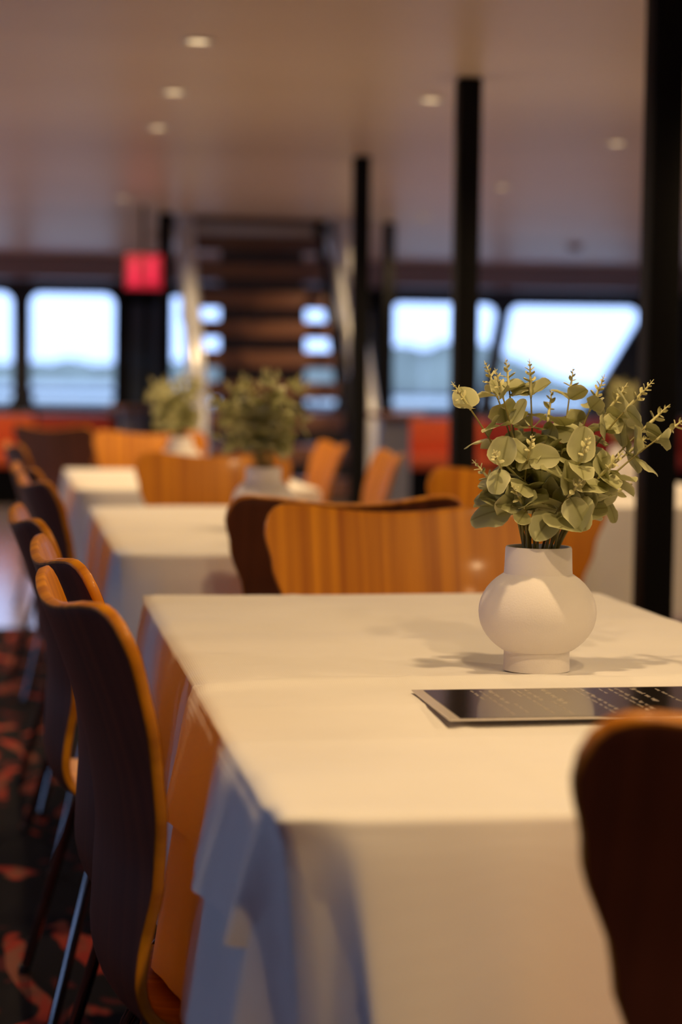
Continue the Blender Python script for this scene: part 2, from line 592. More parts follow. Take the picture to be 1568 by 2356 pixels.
# ------------------------------------------------------------------ pillars
PILL = [((1524, 1340), 4.78, 1.62, 0.085, 'thick black square post right beside the table with the eucalyptus vase'),
        ((1078, 180), None, None, 0.085, 'black square post standing in front of the leaning window'),
        ((832, 360), None, None, 0.08, 'black square post at the right foot of the open stair'),
        ((895, 512), None, None, 0.075, 'slim black post at the right corner of the stair opening'),
        ((380, 490), None, None, 0.09, 'slim black post beside the red sign at the stair opening')]
for (px, py), yy, xx, w, lab in PILL:
    if yy is None:
        p = on_z(px, py, ZC); xx, yy = p.x, p.y
    t = tag(empty('deck_pillar', (xx, yy, 0)), lab, 'pillar', 'black deck posts')
    box('shaft', (0, 0, ZC / 2 + .003), (w, w, ZC - .008), M['black_paint'], t, bev=.008)
    box('base_plate', (0, 0, .014), (w + .07, w + .07, .014), M['black_paint'], t, bev=.004)

# ------------------------------------------------------------------ open stair
st = tag(empty('open_stair', (1.68, 0, 0)), 'steep open-riser stair with brown wooden treads and polished steel rails', 'stair')
NT, RISE, RUN, SW = 11, 0.205, 0.19, 0.93
ty = lambda z: 13.9 - (2.11 - z) / RISE * RUN
bm = bmesh.new()
add_box(bm, (0, 0, 0), (SW, .24, .04), .004)
add_box(bm, (0, -.105, -.055), (SW, .03, .08), .004)
tread_me = to_mesh('tread', bm, 40)
for k in range(NT):
    z = 2.11 - RISE * (NT - 2 - k)
    o = mesh_obj('tread', tread_me, M['tread_wood'], st)
    o.location = (0, ty(z), z)
for s in (-1, 1):
    x = s * (SW / 2 + .035)
    z0, z1 = 0.02, 2.75
    mid = (z0 + z1) / 2
    L = math.hypot(z1 - z0, ty(z1) - ty(z0)); ang = math.atan2(z1 - z0, ty(z1) - ty(z0))
    box('stringer', (x, ty(mid) + .03, mid), (.035, L, .20), M['black_paint'], st, bev=.004, rot=Matrix.Rotation(ang, 3, 'X'))
    up = [(x + s * .03, ty(z) - .02, z + .86) for z in (0.1, 0.6, 1.2, 1.8, 2.4)]
    tube('handrail', [(x + s * .03, ty(.1) - .02, .06)] + up, 0.050, M['steel'], st, 14)
    tube('mid_rail', [(x + s * .03, ty(z), z + .42) for z in (0.1, 0.6, 1.2, 1.8, 2.5)], 0.034, M['steel'], st, 12)
    for z in (0.7, 1.5):
        tube('rail_post', [(x + s * .03, ty(z), z), (x + s * .03, ty(z) - .02, z + .85)], 0.018, M['steel'], st, 10)

# ------------------------------------------------------------------ ceiling fittings
bm = bmesh.new()
add_lathe(bm, [(0.036, 0.0), (0.052, 0.0), (0.055, -0.004), (0.053, -0.007), (0.040, -0.007), (0.036, 0.0)], 28)
ring_me = to_mesh('bezel', bm, 40)
bm = bmesh.new()
add_lathe(bm, [(0.0, -0.002), (0.037, -0.002), (0.037, 0.0), (0.0, 0.0)], 24)
disc_me = to_mesh('lens', bm, 40)
LAMPS = [(0.62, 2.12), (0.61, 4.66)]
for q in ((455, 93), (400, 210), (363, 292), (283, 455), (35, 588), (938, 617), (1363, 608), (1417, 328), (990, 228)):
    p = on_z(q[0], q[1], ZC)
    f = min(1.0, 16.5 / p.y)
    LAMPS.append((p.x * f, p.y * f))
LAMPS += [(2.67, 2.03), (2.67, 4.15), (2.67, 6.3), (2.67, 10.6), (0.62, 1.08), (0.62, 0.38), (2.67, 0.2), (2.67, 12.7)] + [(-1.4, y) for y in (8.4, 10.6, 12.7, 14.9, 16.4)] + [(4.75, y) for y in (2.03, 4.15, 6.3, 8.4, 10.6, 12.7)]  # outermost row on each side is unseen, added to brighten the far ceiling
for k, (x, y) in enumerate(LAMPS):
    near = min((math.hypot(x - cx_, y - cy_), nm_) for cx_, cy_, nm_ in (
        (.63, 2.1, 'over the vase table by the menu card'), (.63, 5.2, 'over the table behind the bright orange chair'), (.63, 7.4, 'over the farthest table of the aisle row'),
        (.66, 11.7, 'over the aisle before the red sign'), (0, 16.5, 'before the aisle windows above the orange bench'), (1.6, 7.3, 'between the two black posts along the centre line'),
        (2.1, 6.6, 'over the other-row table'), (2.67, 8.4, 'behind the other-row table'), (3.6, 16.5, 'before the window with the leaning mullion'), (5, 16.5, 'before the slanted trapezoid window'),
        (-1.4, 12, 'added out of view over the open floor beyond the aisle'), (4.75, 7, 'added out of view over the far side of the deck'), (2.67, 1.5, 'over the other row beside the thick post'), (.62, .5, 'over the open carpet before the vase table')))[1]
    t = tag(empty('downlight', (x, y, ZC)), 'small round warm ceiling downlight ' + near, 'light', 'ceiling downlights')
    mesh_obj('bezel', ring_me, M['plastic_white'], t)
    mesh_obj('lens', disc_me, M['lamp_glow'], t)
    ld = bpy.data.lights.new('downlight_lamp', 'SPOT')
    ld.energy = LAMP_W
    ld.color = LAMP_COL
    ld.shadow_soft_size = 0.030
    ld.spot_size = math.radians(150)
    ld.spot_blend = 0.45
    lo = bpy.data.objects.new('downlight_lamp', ld)
    COL.objects.link(lo)
    lo.parent = t
    lo.location = (0, 0, -0.03)
# red illuminated sign hanging by the stair
p0 = on_y(330, 625, 12.4)
sg = tag(empty('exit_sign', (p0.x, 12.4, 2.2)), 'glowing red hanging sign box beside the stair', 'sign')
box('housing', (0, 0.02, p0.z - 2.2), (.25, .05, .24), M['black_paint'], sg, bev=.008)
box('lit_panel', (0, -.008, p0.z - 2.2), (.23, .008, .22), M['red_glow'], sg, bev=.003)
for s in (-1, 1):
    box('pale_patch', (s * .055 - .005, -.0135, p0.z - 2.2 + s * .008), (.055, .004, .15), M['red_glow_pale'], sg, bev=.001)
tube('hanger', [(0, .02, p0.z - 2.2 + .11), (0, .02, -.001)], .012, M['black_paint'], sg)
# smoke detector
p = on_z(1322, 562, ZC)
bm = bmesh.new(); add_lathe(bm, [(0, -.045), (.035, -.045), (.06, -.02), (.062, 0), (0, 0)], 24)
sd = bobj('smoke_detector', bm, M['soffit'], None, 40); sd.location = p
tag(sd, 'small round smoke detector on the far ceiling', 'detector')
# emergency light unit by the slanted window
p = on_y(1470, 632, YF - .25)
eu = tag(empty('emergency_light', (p.x, YF - .72, p.z)), 'white oval bulkhead lamp unit under a black bracket', 'light')
box('bracket', (0, 0.0, .075), (.26, .12, .05), M['black_paint'], eu, bev=.01)
box('diffuser', (0, 0.0, -.01), (.22, .10, .11), M['white_paint'], eu, bev=.03)


# ------------------------------------------------------------------ chair
def lerp_tab(tab, t):
    for (a, va), (b, vb) in zip(tab, tab[1:]):
        if t <= b:
            f = (t - a) / (b - a)
            f = f * f * (3 - 2 * f)
            if isinstance(va, tuple):
                return tuple(x + (y - x) * f for x, y in zip(va, vb))
            return va + (vb - va) * f
    return tab[-1][1]


def catmull(P, t):
    n = len(P) - 1
    x = min(max(t, 0), 1) * n
    i = min(int(x), n - 1)
    f = x - i
    p = [Vector(P[max(0, min(n, i + k))]) for k in (-1, 0, 1, 2)]
    return 0.5 * ((2 * p[1]) + (-p[0] + p[2]) * f + (2 * p[0] - 5 * p[1] + 4 * p[2] - p[3]) * f * f + (-p[0] + 3 * p[1] - 3 * p[2] + p[3]) * f ** 3)


def make_shell():
    # side profile (y forward, z up) from seat front to the top of the back
    prof = [(.215, .398), (.19, .420), (.12, .425), (.03, .416), (-.06, .408), (-.15, .402), (-.203, .418), (-.225, .462), (-.225, .53), (-.221, .60), (-.227, .67), (-.243, .74), (-.266, .81), (-.293, .880)]
    half = [(0, .15), (.04, .185), (.12, .208), (.24, .203), (.34, .178), (.43, .150), (.50, .143), (.58, .150), (.68, .176), (.78, .206), (.88, .236), (.94, .248), (1.0, .246)]
    cup = [(0, .0), (.2, .006), (.42, .012), (.5, .014), (.7, .024), (1.0, .038)]
    NS, NU = 46, 24
    top, bot = [], []
    th = 0.0135
    t0 = 0.86
    bm = bmesh.new()
    for j in range(NS + 1):
        tj = j / NS
        rt, rb = [], []
        for i in range(NU + 1):
            af = math.sin(PI / 2 * (-1 + 2 * i / NU))
            aa = abs(af)
            t = tj
            if tj > t0:   # ears and dip of the top edge
                T = 1.0 - 0.014 * max(0, 1 - (aa / 0.62) ** 2) - 0.062 * (1 - math.sqrt(max(0, 1 - max(0, (aa - 0.78) / 0.22) ** 2)))
                t = t0 + (tj - t0) * (T - t0) / (1 - t0)
            if tj < 0.12:  # rounded front corners
                F = 0.0 + 0.05 * max(0, (aa - 0.55) / 0.45) ** 2
                t = F + (tj) * (0.12 - F) / 0.12
            c = catmull(prof, t)
            d = (catmull(prof, t + .004) - catmull(prof, t - .004)).normalized()
            n = Vector((d.y, -d.x))     # candidate normal in (y,z)
            # want seat normal +z, back normal +y
            if n.dot(Vector((0.6, 0.8))) < 0: n = -n
            w = lerp_tab(half, t)
            off = lerp_tab(cup, t) * af * af
            base = Vector((af * w, c.x + n.x * off, c.y + n.y * off))
            rt.append(base + Vector((0, n.x, n.y)) * th / 2)
            rb.append(base - Vector((0, n.x, n.y)) * th / 2)
        top.append([bm.verts.new(v) for v in rt])
        bot.append([bm.verts.new(v) for v in rb])
    for j in range(NS):
        for i in range(NU):
            bm.faces.new((top[j][i], top[j][i + 1], top[j + 1][i + 1], top[j + 1][i]))
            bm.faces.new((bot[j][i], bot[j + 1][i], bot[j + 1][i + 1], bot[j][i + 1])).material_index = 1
    for j in range(NS):
        bm.faces.new((top[j][0], top[j + 1][0], bot[j + 1][0], bot[j][0]))
        bm.faces.new((top[j][NU], bot[j][NU], bot[j + 1][NU], top[j + 1][NU]))
    for i in range(NU):
        bm.faces.new((top[0][i], bot[0][i], bot[0][i + 1], top[0][i + 1]))
        bm.faces.new((top[NS][i], top[NS][i + 1], bot[NS][i + 1], bot[NS][i]))
    bmesh.ops.recalc_face_normals(bm, faces=bm.faces)
    es = [e for e in bm.edges if len(e.link_faces) == 2 and e.calc_face_angle() > math.radians(50)]
    bmesh.ops.bevel(bm, geom=es, offset=0.0036, segments=2, profile=0.5, affect='EDGES')
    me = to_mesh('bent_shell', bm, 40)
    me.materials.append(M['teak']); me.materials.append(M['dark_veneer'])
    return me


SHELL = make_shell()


def make_chair():
    t = empty('bentwood_chair')
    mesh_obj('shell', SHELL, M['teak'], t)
    bm = bmesh.new(); add_lathe(bm, [(0, .390), (.05, .390), (.05, .402), (0, .402)], 20)
    bobj('seat_bracket', bm, M['chrome'], t, 40)
    for sx in (-1, 1):
        for sy, fy in ((1, .21), (-1, -.25)):
            pts = [(sx * .02, sy * .02, .385), (sx * .10, sy * .10, .383), (sx * .155, sy * .150, .365), (sx * .175, sy * .165, .325), (sx * .225, fy, .012)]
            l = tube('leg', pts, .0095, M['chrome'], t, 10)
            bm = bmesh.new(); add_lathe(bm, [(0, .0065), (.012, .0065), (.012, .022), (0, .022)], 12, (sx * .2255, fy, 0))
            bobj('glide', bm, M['rubber'], l, 40)
    return t


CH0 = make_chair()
first = [True]


def chair(x, y, rdeg, label, group=None):
    o = CH0 if first[0] else copy_tree(CH0)
    first[0] = False
    o.location = (x, y, 0.0)
    o.rotation_euler = (0, 0, math.radians(rdeg))
    tag(o, label, 'chair')
    if group: o['group'] = group
    return o


# ------------------------------------------------------------------ tables and cloths
TZ = 0.742


def table(x0, x1, y0, y1, label):
    t = tag(empty('dining_table', ((x0 + x1) / 2, (y0 + y1) / 2, 0)), label, 'table', 'cloth-covered dining tables')
    w, l = x1 - x0 - .03, y1 - y0 - .03
    box('table_top', (0, 0, TZ - .0145), (w, l, .025), M['laminate'], t, bev=.004)
    for sx in (-1, 1):
        for sy in (-1, 1):
            tube('leg', [(sx * (w / 2 - .12), sy * (l / 2 - .3), TZ - .028), (sx * (w / 2 - .12), sy * (l / 2 - .3), .007)], .022, M['chrome'], t, 12)
    return t


def cloth(name, x0, x1, y0, y1, z, drops, seed, flare=0.038, fold=0.009, res=0.018, label='', corner=0.018, group=None, ridge_y=None):
    """drops = dict(l=,f=,r=,b=) hem drop per side as (start, end) in loop order left(back->front), front(l->r), right(f->b), back(r->l)"""
    rnd = random.Random(seed)
    ph = [rnd.uniform(0, 6.28) for _ in range(12)]
    bm = bmesh.new()
    nx, ny = max(8, int((x1 - x0) / res)), max(8, int((y1 - y0) / res))

    def ripple(x, y):
        z = .0018 * math.sin(3.1 * x + 7.3 * y + ph[0]) + .0014 * math.sin(-4.7 * x + 14.1 * y + ph[1]) + .0009 * math.sin(2.0 * x + 31 * y + ph[2]) + .0005 * math.sin(9.0 * x + 52 * y + ph[8])
        for cx in (x0 + (x1 - x0) * .32, x0 + (x1 - x0) * .72):
            z += .0016 * math.exp(-((x - cx) / .006) ** 2)
        for cyy in (y0 + (y1 - y0) * .25, y0 + (y1 - y0) * .5, y0 + (y1 - y0) * .76):
            z += .0020 * math.exp(-((y - cyy - .01 * math.sin(3 * x + ph[3])) / .007) ** 2)
        if ridge_y:
            e = (y - ridge_y - .012 * math.sin(9 * x + ph[4]) - .006 * math.sin(23 * x)) / .012
            z += .006 * math.exp(-e * e) + .003 * math.exp(-((y - ridge_y - .05 - .02 * math.sin(5 * x)) / .012) ** 2)
        return z + .0035

    G = [[None] * (ny + 1) for _ in range(nx + 1)]
    for i in range(nx + 1):
        for j in range(ny + 1):
            x, y = x0 + (x1 - x0) * i / nx, y0 + (y1 - y0) * j / ny
            edge = min(i, nx - i, j, ny - j)
            G[i][j] = bm.verts.new((x, y, z + ripple(x, y) * (0.35 if edge == 0 else 1)))
    for i in range(nx):
        for j in range(ny):
            bm.faces.new((G[i][j], G[i + 1][j], G[i + 1][j + 1], G[i][j + 1]))
    # perimeter loop: left (back->front), front, right, back
    per = []
    for j in range(ny, 0, -1): per.append((G[0][j], 'l', (ny - j) / ny))
    for i in range(0, nx): per.append((G[i][0], 'f', i / nx))
    for j in range(0, ny): per.append((G[nx][j], 'r', j / ny))
    for i in range(nx, 0, -1): per.append((G[i][ny], 'b', (nx - i) / nx))
    N = len(per)
    nor = {'l': Vector((-1, 0)), 'f': Vector((0, -1)), 'r': Vector((1, 0)), 'b': Vector((0, 1))}
    corners = [Vector((x0, y0)), Vector((x1, y0))]
    if drops['b'][0] > 0: corners += [Vector((x0, y1)), Vector((x1, y1))]
    ND = 22
    cols = []
    arc = 0.0
    for k, (v, s, f) in enumerate(per):
        d0, d1 = drops[s]
        drop = d0 + (d1 - d0) * f
        p = Vector((v.co.x, v.co.y))
        if s == 'f' and ridge_y:
            e = min(1.0, min(p.x - x0, x1 - p.x) / .16)
            drop = drops['l'][1] + (drop - drops['l'][1]) * e * e * (3 - 2 * e)
        # smooth the outward direction around corners
        cd = min((p - c).length for c in corners)
        cc = min(corners, key=lambda c: (p - c).length)
        diag = Vector((-1 if cc.x == x0 else 1, -1 if cc.y == y0 else 1)).normalized()
        wq = max(0.0, 1 - cd / 0.10)
        n = (nor[s] * (1 - wq) + diag * wq).normalized() if wq > 0 else nor[s]
        col = [v]
        q = p.x * 1.0 if s in 'fb' else p.y
        if drop > 0:
            for r in range(1, ND + 1):
                u = (r / ND) ** 1.35
                rad = 0.007
                out = rad * (1 - math.exp(-u * 14)) + flare * u
                out += fold * (u ** .75) * (math.sin(2 * PI * q / .37 + ph[5]) + .45 * math.sin(2 * PI * q / .19 + ph[6] + 1.5 * u) + .25 * math.sin(2 * PI * q / .098 + ph[7]))
                wide = max(0.0, 1 - cd / 0.16)
                out += corner * (wide ** 1.6) * (u ** .8)
                dz = drop * u * (1 + 0.22 * wide ** 2) + .004 * (1 - math.exp(-u * 30))
                col.append(bm.verts.new((p.x + n.x * max(out, .003), p.y + n.y * max(out, .003), v.co.z - dz)))
        cols.append(col)
    for k in range(N):
        a, b = cols[k], cols[(k + 1) % N]
        m_ = min(len(a), len(b))
        for r in range(m_ - 1):
            bm.faces.new((a[r], a[r + 1], b[r + 1], b[r]))
    o = bobj(name, bm, M['cloth'], None, 180)
    return tag(o, label, 'tablecloth', group)


T1 = (0.225, 1.045, 1.62, 3.38)
T2 = (0.225, 1.045, 4.15, 5.72)
T3 = (0.215, 1.045, 6.62, 8.12)
TR = (1.70, 2.52, 5.75, 7.5)
D = (.318, .318)
for nm, T, lab, lab2 in (('a', T1, 'cloth-covered table carrying the sharp eucalyptus vase and the menu card', 'white tablecloth under the menu card, lower cloth reaching the chair seats'),
                         ('b', T2, 'cloth-covered table just behind the bright orange chair backrest', 'white tablecloth on the table behind the bright orange chair backrest'),
                         ('c', T3, 'cloth-covered table farthest along the row toward the stair', 'white tablecloth on the row table farthest toward the stair'),
                         ('d', TR, 'cloth-covered table of the other row beyond the thick black post', 'white tablecloth on the other-row table beyond the thick black post')):
    table(*T, lab)
    cloth('tablecloth', *T, TZ, dict(l=D, f=D, r=D, b=D), {'a': 3, 'b': 8, 'c': 15, 'd': 21}[nm], label=lab2, res=.02 if nm == 'a' else .035)
# shorter second cloth over the near half of the first table
cloth('table_topper', T1[0] - .004, T1[1] + .004, T1[2] - .005, 2.36, TZ + .004, dict(l=(.145, .115), f=(.24, .24), r=(.115, .145), b=(0, 0)), 3,
      flare=.026, fold=.0065, res=.012, label='shorter white top cloth laid over the near half of the vase table', ridge_y=2.335, corner=.012)
CZ = TZ + .0115      # surface of the upper cloth

# ------------------------------------------------------------------ chairs
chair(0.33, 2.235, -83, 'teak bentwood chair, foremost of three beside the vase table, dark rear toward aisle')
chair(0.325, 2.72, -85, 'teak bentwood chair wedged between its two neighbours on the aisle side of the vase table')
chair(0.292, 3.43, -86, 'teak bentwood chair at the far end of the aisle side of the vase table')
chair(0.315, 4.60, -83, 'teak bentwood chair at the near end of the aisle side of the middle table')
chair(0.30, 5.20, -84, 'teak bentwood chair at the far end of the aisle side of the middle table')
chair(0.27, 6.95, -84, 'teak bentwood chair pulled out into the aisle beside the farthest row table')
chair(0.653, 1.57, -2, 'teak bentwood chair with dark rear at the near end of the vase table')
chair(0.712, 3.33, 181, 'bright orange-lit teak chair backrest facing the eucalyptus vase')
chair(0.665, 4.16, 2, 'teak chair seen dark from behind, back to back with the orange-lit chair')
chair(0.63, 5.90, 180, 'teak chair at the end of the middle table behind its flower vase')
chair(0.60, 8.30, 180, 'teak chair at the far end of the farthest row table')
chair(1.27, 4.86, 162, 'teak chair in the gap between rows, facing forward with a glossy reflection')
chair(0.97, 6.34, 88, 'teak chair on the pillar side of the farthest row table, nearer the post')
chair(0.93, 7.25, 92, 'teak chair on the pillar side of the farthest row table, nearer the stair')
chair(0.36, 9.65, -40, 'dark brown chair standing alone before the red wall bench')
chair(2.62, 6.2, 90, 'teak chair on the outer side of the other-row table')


# ------------------------------------------------------------------ vases and eucalyptus
def make_vase():
    prof = [(0, .002), (.0405, .002), (.0430, .000), (.0430, .004), (.0425, .022), (.0430, .0255)]
    # sphere body
    for k in range(1, 24):
        a = -PI / 2 + PI * (k / 24)
        zc, rz, rx = .0755, .0612, .0765
        r, z = rx * math.cos(a), zc + rz * math.sin(a)
        if .0265 < z < .1235 and r > .0432:
            prof.append((r, z))
    prof += [(.0445, .1255), (.0440, .130), (.0430, .158), (.0420, .1605), (.0395, .1605), (.0380, .158), (.0375, .145), (0, .144)]
    bm = bmesh.new()
    add_lathe(bm, prof, 72)
    return to_mesh('vase_body', bm, 35)


VME = make_vase()
bm = bmesh.new(); add_lathe(bm, [(0, .150), (.02, .152), (.036, .150), (.036, .1455), (0, .1455)], 32)
for v in bm.verts: v.co.z += .002 * math.sin(v.co.x * 300) * math.cos(v.co.y * 260)
SME = to_mesh('filler', bm, 180)


def make_vase_thing(loc, label):
    t = tag(empty('round_vase', loc), label, 'vase', 'round vases on the tables')
    mesh_obj('body', VME, M['vase'], t)
    mesh_obj('filler', SME, M['soil'], t)
    return t


def leaf_mesh(seed, L=1.0, Wd=0.86, cup=0.16, droop=0.18):
    rnd = random.Random(seed)
    nu, nv = 8, 9
    bm = bmesh.new()
    uvl = bm.loops.layers.uv.new('UVMap')
    g = []
    info = {}
    tw = rnd.uniform(-.25, .25)
    for j in range(nv + 1):
        v = (1 - math.cos(PI * j / nv)) / 2
        hw = 0.5 * Wd * math.sqrt(max(0.0, 1 - abs(2 * v ** .88 - 1) ** 2.15)) if 0 < j < nv else 0.02
        hw *= (1 + .05 * math.sin(7 * v + rnd.uniform(-.3, .3)))
        row = []
        for i in range(nu + 1):
            u = i / nu
            a = (u - .5) * 2
            x = a * hw
            y = .06 + v * L
            z = cup * (abs(a) ** 1.4) * hw * 1.5 - droop * v * v * L + .05 * math.sin(9 * v + 3 * a + seed) * abs(a) * hw * 2
            z += tw * a * hw * v
            vt = bm.verts.new((x, y, z))
            info[vt] = (u, v)
            row.append(vt)
        g.append(row)
    # petiole
    for j in range(nv):
        for i in range(nu):
            f = bm.faces.new((g[j][i], g[j][i + 1], g[j + 1][i + 1], g[j + 1][i]))
            for lp in f.loops: lp[uvl].uv = info[lp.vert]
    # short stalk
    n0 = len(bm.verts)
    add_tube(bm, [(0, -.02, 0), (0, .10, .0)], [.016, .012], 5)
    for f in bm.faces:
        for lp in f.loops:
            if lp.vert not in info: lp[uvl].uv = (.5, 0)
    me = bpy.data.meshes.new('leaf')
    bm.normal_update()
    bm.to_mesh(me); bm.free()
    shade(me, 180)
    me.materials.append(M['leaf'])
    return me


LEAVES = [leaf_mesh(s, 1.0, w, c, d) for s, w, c, d in ((1, .92, .22, .16), (2, .86, .10, .28), (3, .98, .30, .05), (4, .80, .05, -.06), (5, .9, -.12, .3))]


def sprout_mesh(seed):
    """the pale sleeve and the small opening leaves at a stem's tip, along +Z"""
    rnd = random.Random(seed)
    bm = bmesh.new()
    add_tube(bm, [(0, 0, -.004), (0, 0, .004), (0, 0, .014), (.0005, 0, .034), (0, 0.0005, .046)], [.0014, .0022, .0020, .0010, .0003], 7)
    az = rnd.uniform(0, 6.28)
    for lvl, (z, L) in enumerate(((.017, .0125), (.025, .0105), (.031, .0075), (.036, .0055), (.0405, .004))):
        for s in (0, 1):
            a = az + lvl * 1.45 + s * PI + rnd.uniform(-.3, .3)
            up = .75 + .12 * lvl
            dirv = Vector((math.cos(a), math.sin(a), up)).normalized()
            side = Vector((-math.sin(a), math.cos(a), 0))
            nrm = dirv.cross(side)
            o = Vector((0, 0, z))
            rows = []
            for j in range(6):
                v = j / 5
                hw = .30 * L * (math.sin(PI * min(.985, .05 + v * .95)) ** .7)
                c = o + dirv * (L * v) + nrm * (-.18 * L * v * v)
                rows.append([bm.verts.new(c + side * hw * q + nrm * (-.12 * L * abs(q))) for q in (-1, 0, 1)])
            for j in range(5):
                for q in range(2):
                    bm.faces.new((rows[j][q], rows[j][q + 1], rows[j + 1][q + 1], rows[j + 1][q]))
    me = bpy.data.meshes.new('sprout')
    bm.normal_update()
    bm.to_mesh(me); bm.free()
    shade(me, 180)
    me.materials.append(M['sprout'])
    return me


SPROUTS = [sprout_mesh(s) for s in (11, 12, 13)]


def make_bunch(origin, stems, seed, label):
    """stems = [(tip Vector world, lower bare fraction, leaf scale)]"""
    rnd = random.Random(seed)
    t = tag(empty('eucalyptus_bunch', origin), label, 'plant', 'eucalyptus bunches in vases')
    for k, (tip, bare, ls, base_off) in enumerate(stems):
        tip = tip - Vector(origin)
        base = Vector((base_off[0], base_off[1], .150))
        top_h = tip.z - base.z
        c1 = base + Vector((base_off[0] * .4 + (tip.x - base.x) * .12, base_off[1] * .4 + (tip.y - base.y) * .12, top_h * .45))
        end = tip - (tip - c1).normalized() * .040

        def bz(u): return base * (1 - u) ** 2 + c1 * (2 * u * (1 - u)) + end * u * u
        pts = [bz(i / 14) for i in range(15)]
        stem = tube('stem', pts, [.0019 - .0009 * i / 14 for i in range(15)], M['stem'], t, 6)
        length = sum((pts[i + 1] - pts[i]).length for i in range(14))
        az = rnd.uniform(0, 6.28)
        while bare < .9 and bz(bare).z - base.z < .058: bare += .02
        nn = max(2, round(length * (1 - bare) / .030))
        for q in range(nn):
            u = bare + (1 - bare) * (q / max(1, nn - 1)) * .99
            u = min(.995, u + rnd.uniform(-.02, .02))
            p = bz(u)
            tan = (bz(min(1, u + .01)) - bz(u - .01)).normalized()
            ref = tan.orthogonal().normalized()
            az += PI / 2 + rnd.uniform(-.35, .35)
            size = ls * (.054 * (1 - .52 * max(0, u - .25))) * rnd.uniform(.86, 1.14)
            for s in (0, 1):
                a = az + s * PI + rnd.uniform(-.3, .3)
                side = Quaternion(tan, a) @ ref
                lift = rnd.uniform(.05, .75)
                ydir = (side * math.cos(lift) + tan * math.sin(lift)).normalized()
                zdir = (tan - ydir * tan.dot(ydir)).normalized()
                zdir = (Quaternion(ydir, rnd.gauss(0, .45)) @ zdir)
                xdir = ydir.cross(zdir)
                mtx = Matrix((xdir, ydir, zdir)).transposed().to_4x4()
                mtx.translation = p
                lf = mesh_obj('leaf', rnd.choice(LEAVES), None, stem)
                lf.matrix_local = mtx @ Matrix.Scale(size * rnd.uniform(.9, 1.08), 4)
        d = (end - bz(.93)).normalized()
        z = d; x = z.orthogonal().normalized(); y = z.cross(x)
        mtx = Matrix((x, y, z)).transposed().to_4x4(); mtx.translation = end
        sp = mesh_obj('sprout', rnd.choice(SPROUTS), None, stem)
        sp.matrix_local = mtx @ Matrix.Scale(rnd.uniform(.85, 1.15), 4)
    return t


def cloth_z(x, y):
    bpy.context.view_layer.update()
    zs = []
    for o in COL.objects:
        if o.get('category') == 'tablecloth':
            for k in range(9):
                r = .041 if k else 0
                hit, loc, _, _ = o.ray_cast(Vector((x + r * math.cos(k * .785), y + r * math.sin(k * .785), 1.5)), Vector((0, 0, -1)))
                if hit and loc.z > .7: zs.append(loc.z)
    return max(zs) + .0002


V0 = on_z(1233, 1540, TZ + .006)
V0.z = cloth_z(V0.x, V0.y)
make_vase_thing(V0, 'round off-white ceramic vase standing sharp behind the menu card')
TIPS = [((1040, 882), -.03, .42, 1.0), ((1118, 843), .02, .45, 1.0), ((1138, 850), -.05, .40, 1.0), ((1163, 826), .04, .40, 1.0), ((1218, 836), .00, .35, 1.05),
        ((1268, 905), .05, .40, .9), ((1318, 846), .03, .45, 1.0), ((1386, 874), -.02, .38, 1.0), ((1436, 893), .02, .42, .95), ((1490, 890), -.04, .45, 1.0),
        ((1532, 940), .03, .42, 1.0), ((1572, 968), -.01, .45, .95), ((1352, 1012), -.10, .35, 1.2), ((1335, 1110), -.105, .40, 1.35), ((1492, 1005), .02, .40, 1.0), ((1425, 1050), -.06, .38, 1.1),
        ((1135, 1035), -.09, .30, 1.2), ((1095, 1070), .02, .35, 1.15), ((1225, 1000), -.07, .18, 1.15), ((1290, 985), .06, .25, 1.0), ((1180, 1120), -.06, .12, 1.05), ((1440, 1120), .05, .4, 1.0), ((1200, 960), .06, .22, 1.05)]
rnd0 = random.Random(5)
stems = []
for (px, py), dy, bare, ls in TIPS:
    tipw = on_y(px, py, V0.y + dy)
    left = px < 1300
    bo = ((-.012 if left else .014) + rnd0.uniform(-.008, .008), rnd0.uniform(-.016, .012))
    stems.append((tipw, bare, ls, bo))
BUNCH = make_bunch(V0, stems, 17, 'olive-green eucalyptus sprigs in the sharp vase behind the menu card')

for (px, py, yy, rz, vl, bl) in (
        (604, None, 4.72, 2.2, 'round off-white vase on the table behind the bright orange chair', 'eucalyptus sprigs in the vase behind the bright orange chair'),
        (415, None, 7.15, 4.0, 'round off-white vase on the row table farthest toward the stair', 'eucalyptus sprigs in the vase farthest toward the stair'),
        (1432, None, 6.5, 1.1, 'round off-white vase on the other-row table beyond the thick post', 'eucalyptus sprigs in the vase beyond the thick post')):
    # stands on the table: find the point at that table depth
    lo, hi = 900.0, 1500.0
    for _ in range(40):
        mid = (lo + hi) / 2
        if on_z(px, mid, TZ + .008).y > yy: lo = mid
        else: hi = mid
    p = on_z(px, (lo + hi) / 2, TZ + .008)
    p.z = cloth_z(p.x, p.y)
    make_vase_thing(p, vl)
    c = copy_tree(BUNCH)
    c.location = p
    c.rotation_euler = (0, 0, rz)
    c['label'] = bl

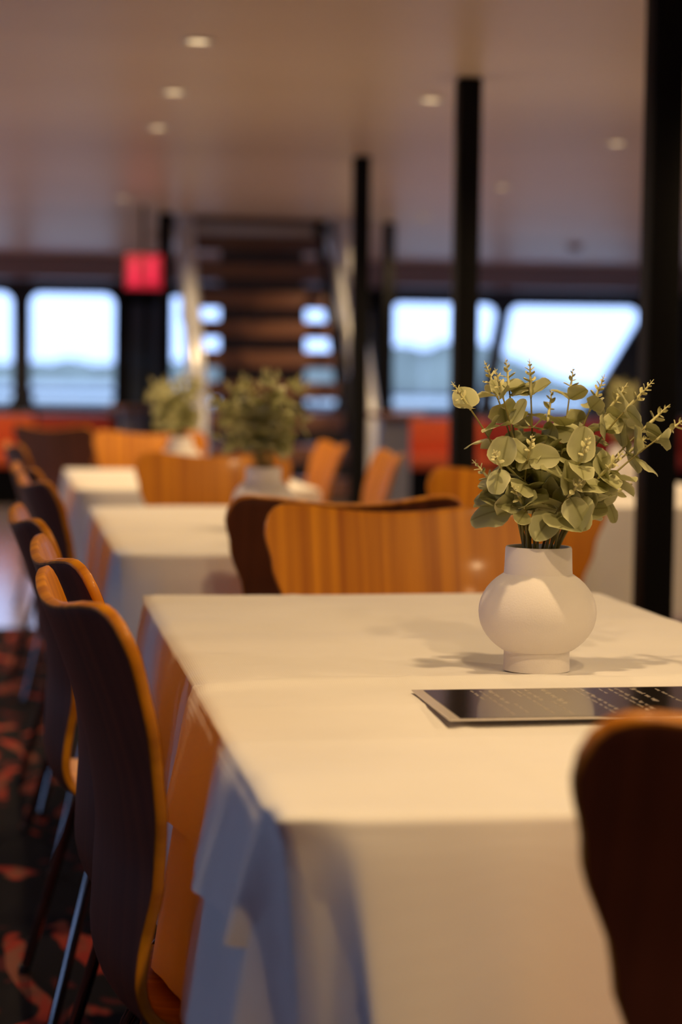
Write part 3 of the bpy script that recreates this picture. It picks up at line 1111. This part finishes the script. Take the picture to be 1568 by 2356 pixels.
# ------------------------------------------------------------------ menu card
a, b2 = on_z(945, 1591, CZ), on_z(1035, 1661, CZ)
mx0, my1, my0 = (a.x + b2.x) / 2, a.y, b2.y
mw = 0.345
mn = tag(empty('menu_card', (mx0 + mw / 2, (my0 + my1) / 2, CZ)), 'laminated dark menu card with cream script lines and pale border', 'menu')
mh = my1 - my0
box('laminate_sheet', (0, 0, .0014), (mw, mh, .0014), M['paper'], mn)
box('printed_panel', (0, 0, .0023), (mw - .026, mh - .014, .0006), M['ink'], mn)
rt = random.Random(8)
lines = []   # (px at far edge, start fraction, end fraction, height, stroke)
for px, s, e, h, w in ((1085, .03, .30, .006, .0007), (1104, .05, .85, .005, .0006), (1128, .03, .50, .008, .0010), (1140, .55, .85, .005, .0006),
                       (1180, .04, .30, .005, .0006), (1192, .06, .85, .005, .0006), (1213, .02, .42, .008, .0010), (1232, .48, .86, .006, .0007), (1254, .02, .56, .011, .0014),
                       (1302, .03, .10, .005, .0006), (1327, .03, .80, .006, .0007), (1345, .02, .80, .008, .0010), (1388, .03, .20, .005, .0006), (1410, .03, .78, .006, .0008),
                       (1428, .02, .80, .008, .0010), (1468, .02, .52, .011, .0014), (1520, .05, .70, .006, .0007)):
    lines.append((on_z(px, 1596, CZ).x - (mx0 + mw / 2), s, e, h, w))
bm = bmesh.new()
for lx, s, e, h, w in lines:
    if lx > mw / 2 - .02: continue
    y = mh / 2 - .010 - s * (mh - .02)
    yend = mh / 2 - .010 - e * (mh - .02)
    while y > yend:
        wl = rt.uniform(.012, .026)
        n = int(wl / (h * .16))
        pts = []
        for i in range(n):
            f = i / n
            pts.append((lx + h * .5 * math.sin(i * 1.9 + rt.uniform(-.5, .5)) * (1.0 if rt.random() < .25 or i == 0 else .5), y - wl * f))
        for (xa, ya), (xb, yb) in zip(pts, pts[1:]):
            dx, dy = xb - xa, yb - ya
            l = math.hypot(dx, dy)
            nx_, ny_ = -dy / l * w * .5, dx / l * w * .5
            vs = [bm.verts.new((xa + nx_, ya + ny_, .00268)), bm.verts.new((xb + nx_, yb + ny_, .00268)), bm.verts.new((xb - nx_, yb - ny_, .00268)), bm.verts.new((xa - nx_, ya - ny_, .00268))]
            bm.faces.new(vs)
        y -= wl + .005
me = bpy.data.meshes.new('script_lines')
bm.normal_update(); bm.to_mesh(me); bm.free()
mesh_obj('script_lines', me, M['letter'], mn)

# ------------------------------------------------------------------ far furniture
def bench(x0, x1, y, mat, label):
    t = tag(empty('wall_bench', ((x0 + x1) / 2, y, 0)), label, 'bench', 'upholstered benches under the end windows')
    w = x1 - x0 - .02
    box('base', (0, .06, .17), (w, .46, .33), M['black_paint'], t, bev=.006)
    box('seat_cushion', (0, .0, .40), (w, .56, .12), mat, t, bev=.03)
    box('back_cushion', (0, .24, .61), (w, .13, .34), mat, t, bev=.03)
    box('top_rail', (0, .27, .79), (w, .15, .03), M['pedestal'], t, bev=.006)
    return t


bench(-3.2, -1.6, 17.3, M['orange_fabric'], 'orange bench section deep in the aisle corner under the end windows')
bench(-1.6, 0.22, 17.3, M['orange_fabric'], 'orange upholstered bench on the aisle side under the end windows')
bench(0.22, 0.90, 17.3, M['red_fabric'], 'short red bench section beside the black door with narrow panes')
bench(3.45, 4.30, 17.3, M['orange_fabric'], 'orange bench section under the window behind the leaning mullion')
bench(4.30, 6.4, 17.3, M['red_fabric'], 'long red bench section under the slanted trapezoid window')


def pedestal(px, py, y, lab):
    p = on_y(px, py, y)
    t = tag(empty('drinks_pedestal', (p.x, y, 0)), lab, 'pedestal', 'grey pedestals beside the stair')
    box('column', (0, 0, (p.z - .03) / 2 + .01), (.165, .165, p.z - .05), M['pedestal'], t, bev=.01)
    bm = bmesh.new(); add_lathe(bm, [(0, p.z - .03), (.175, p.z - .03), (.18, p.z - .022), (.18, p.z - .008), (.175, p.z), (0, p.z)], 36)
    bobj('top', bm, M['tread_wood'], t, 40)
    box('foot', (0, 0, .012), (.26, .26, .016), M['pedestal'], t, bev=.004)


pedestal(905, 949, 10.9, 'blue-grey pedestal with round wooden top right of the stair')
pedestal(305, 934, 13.4, 'blue-grey pedestal with round wooden top near the black door')
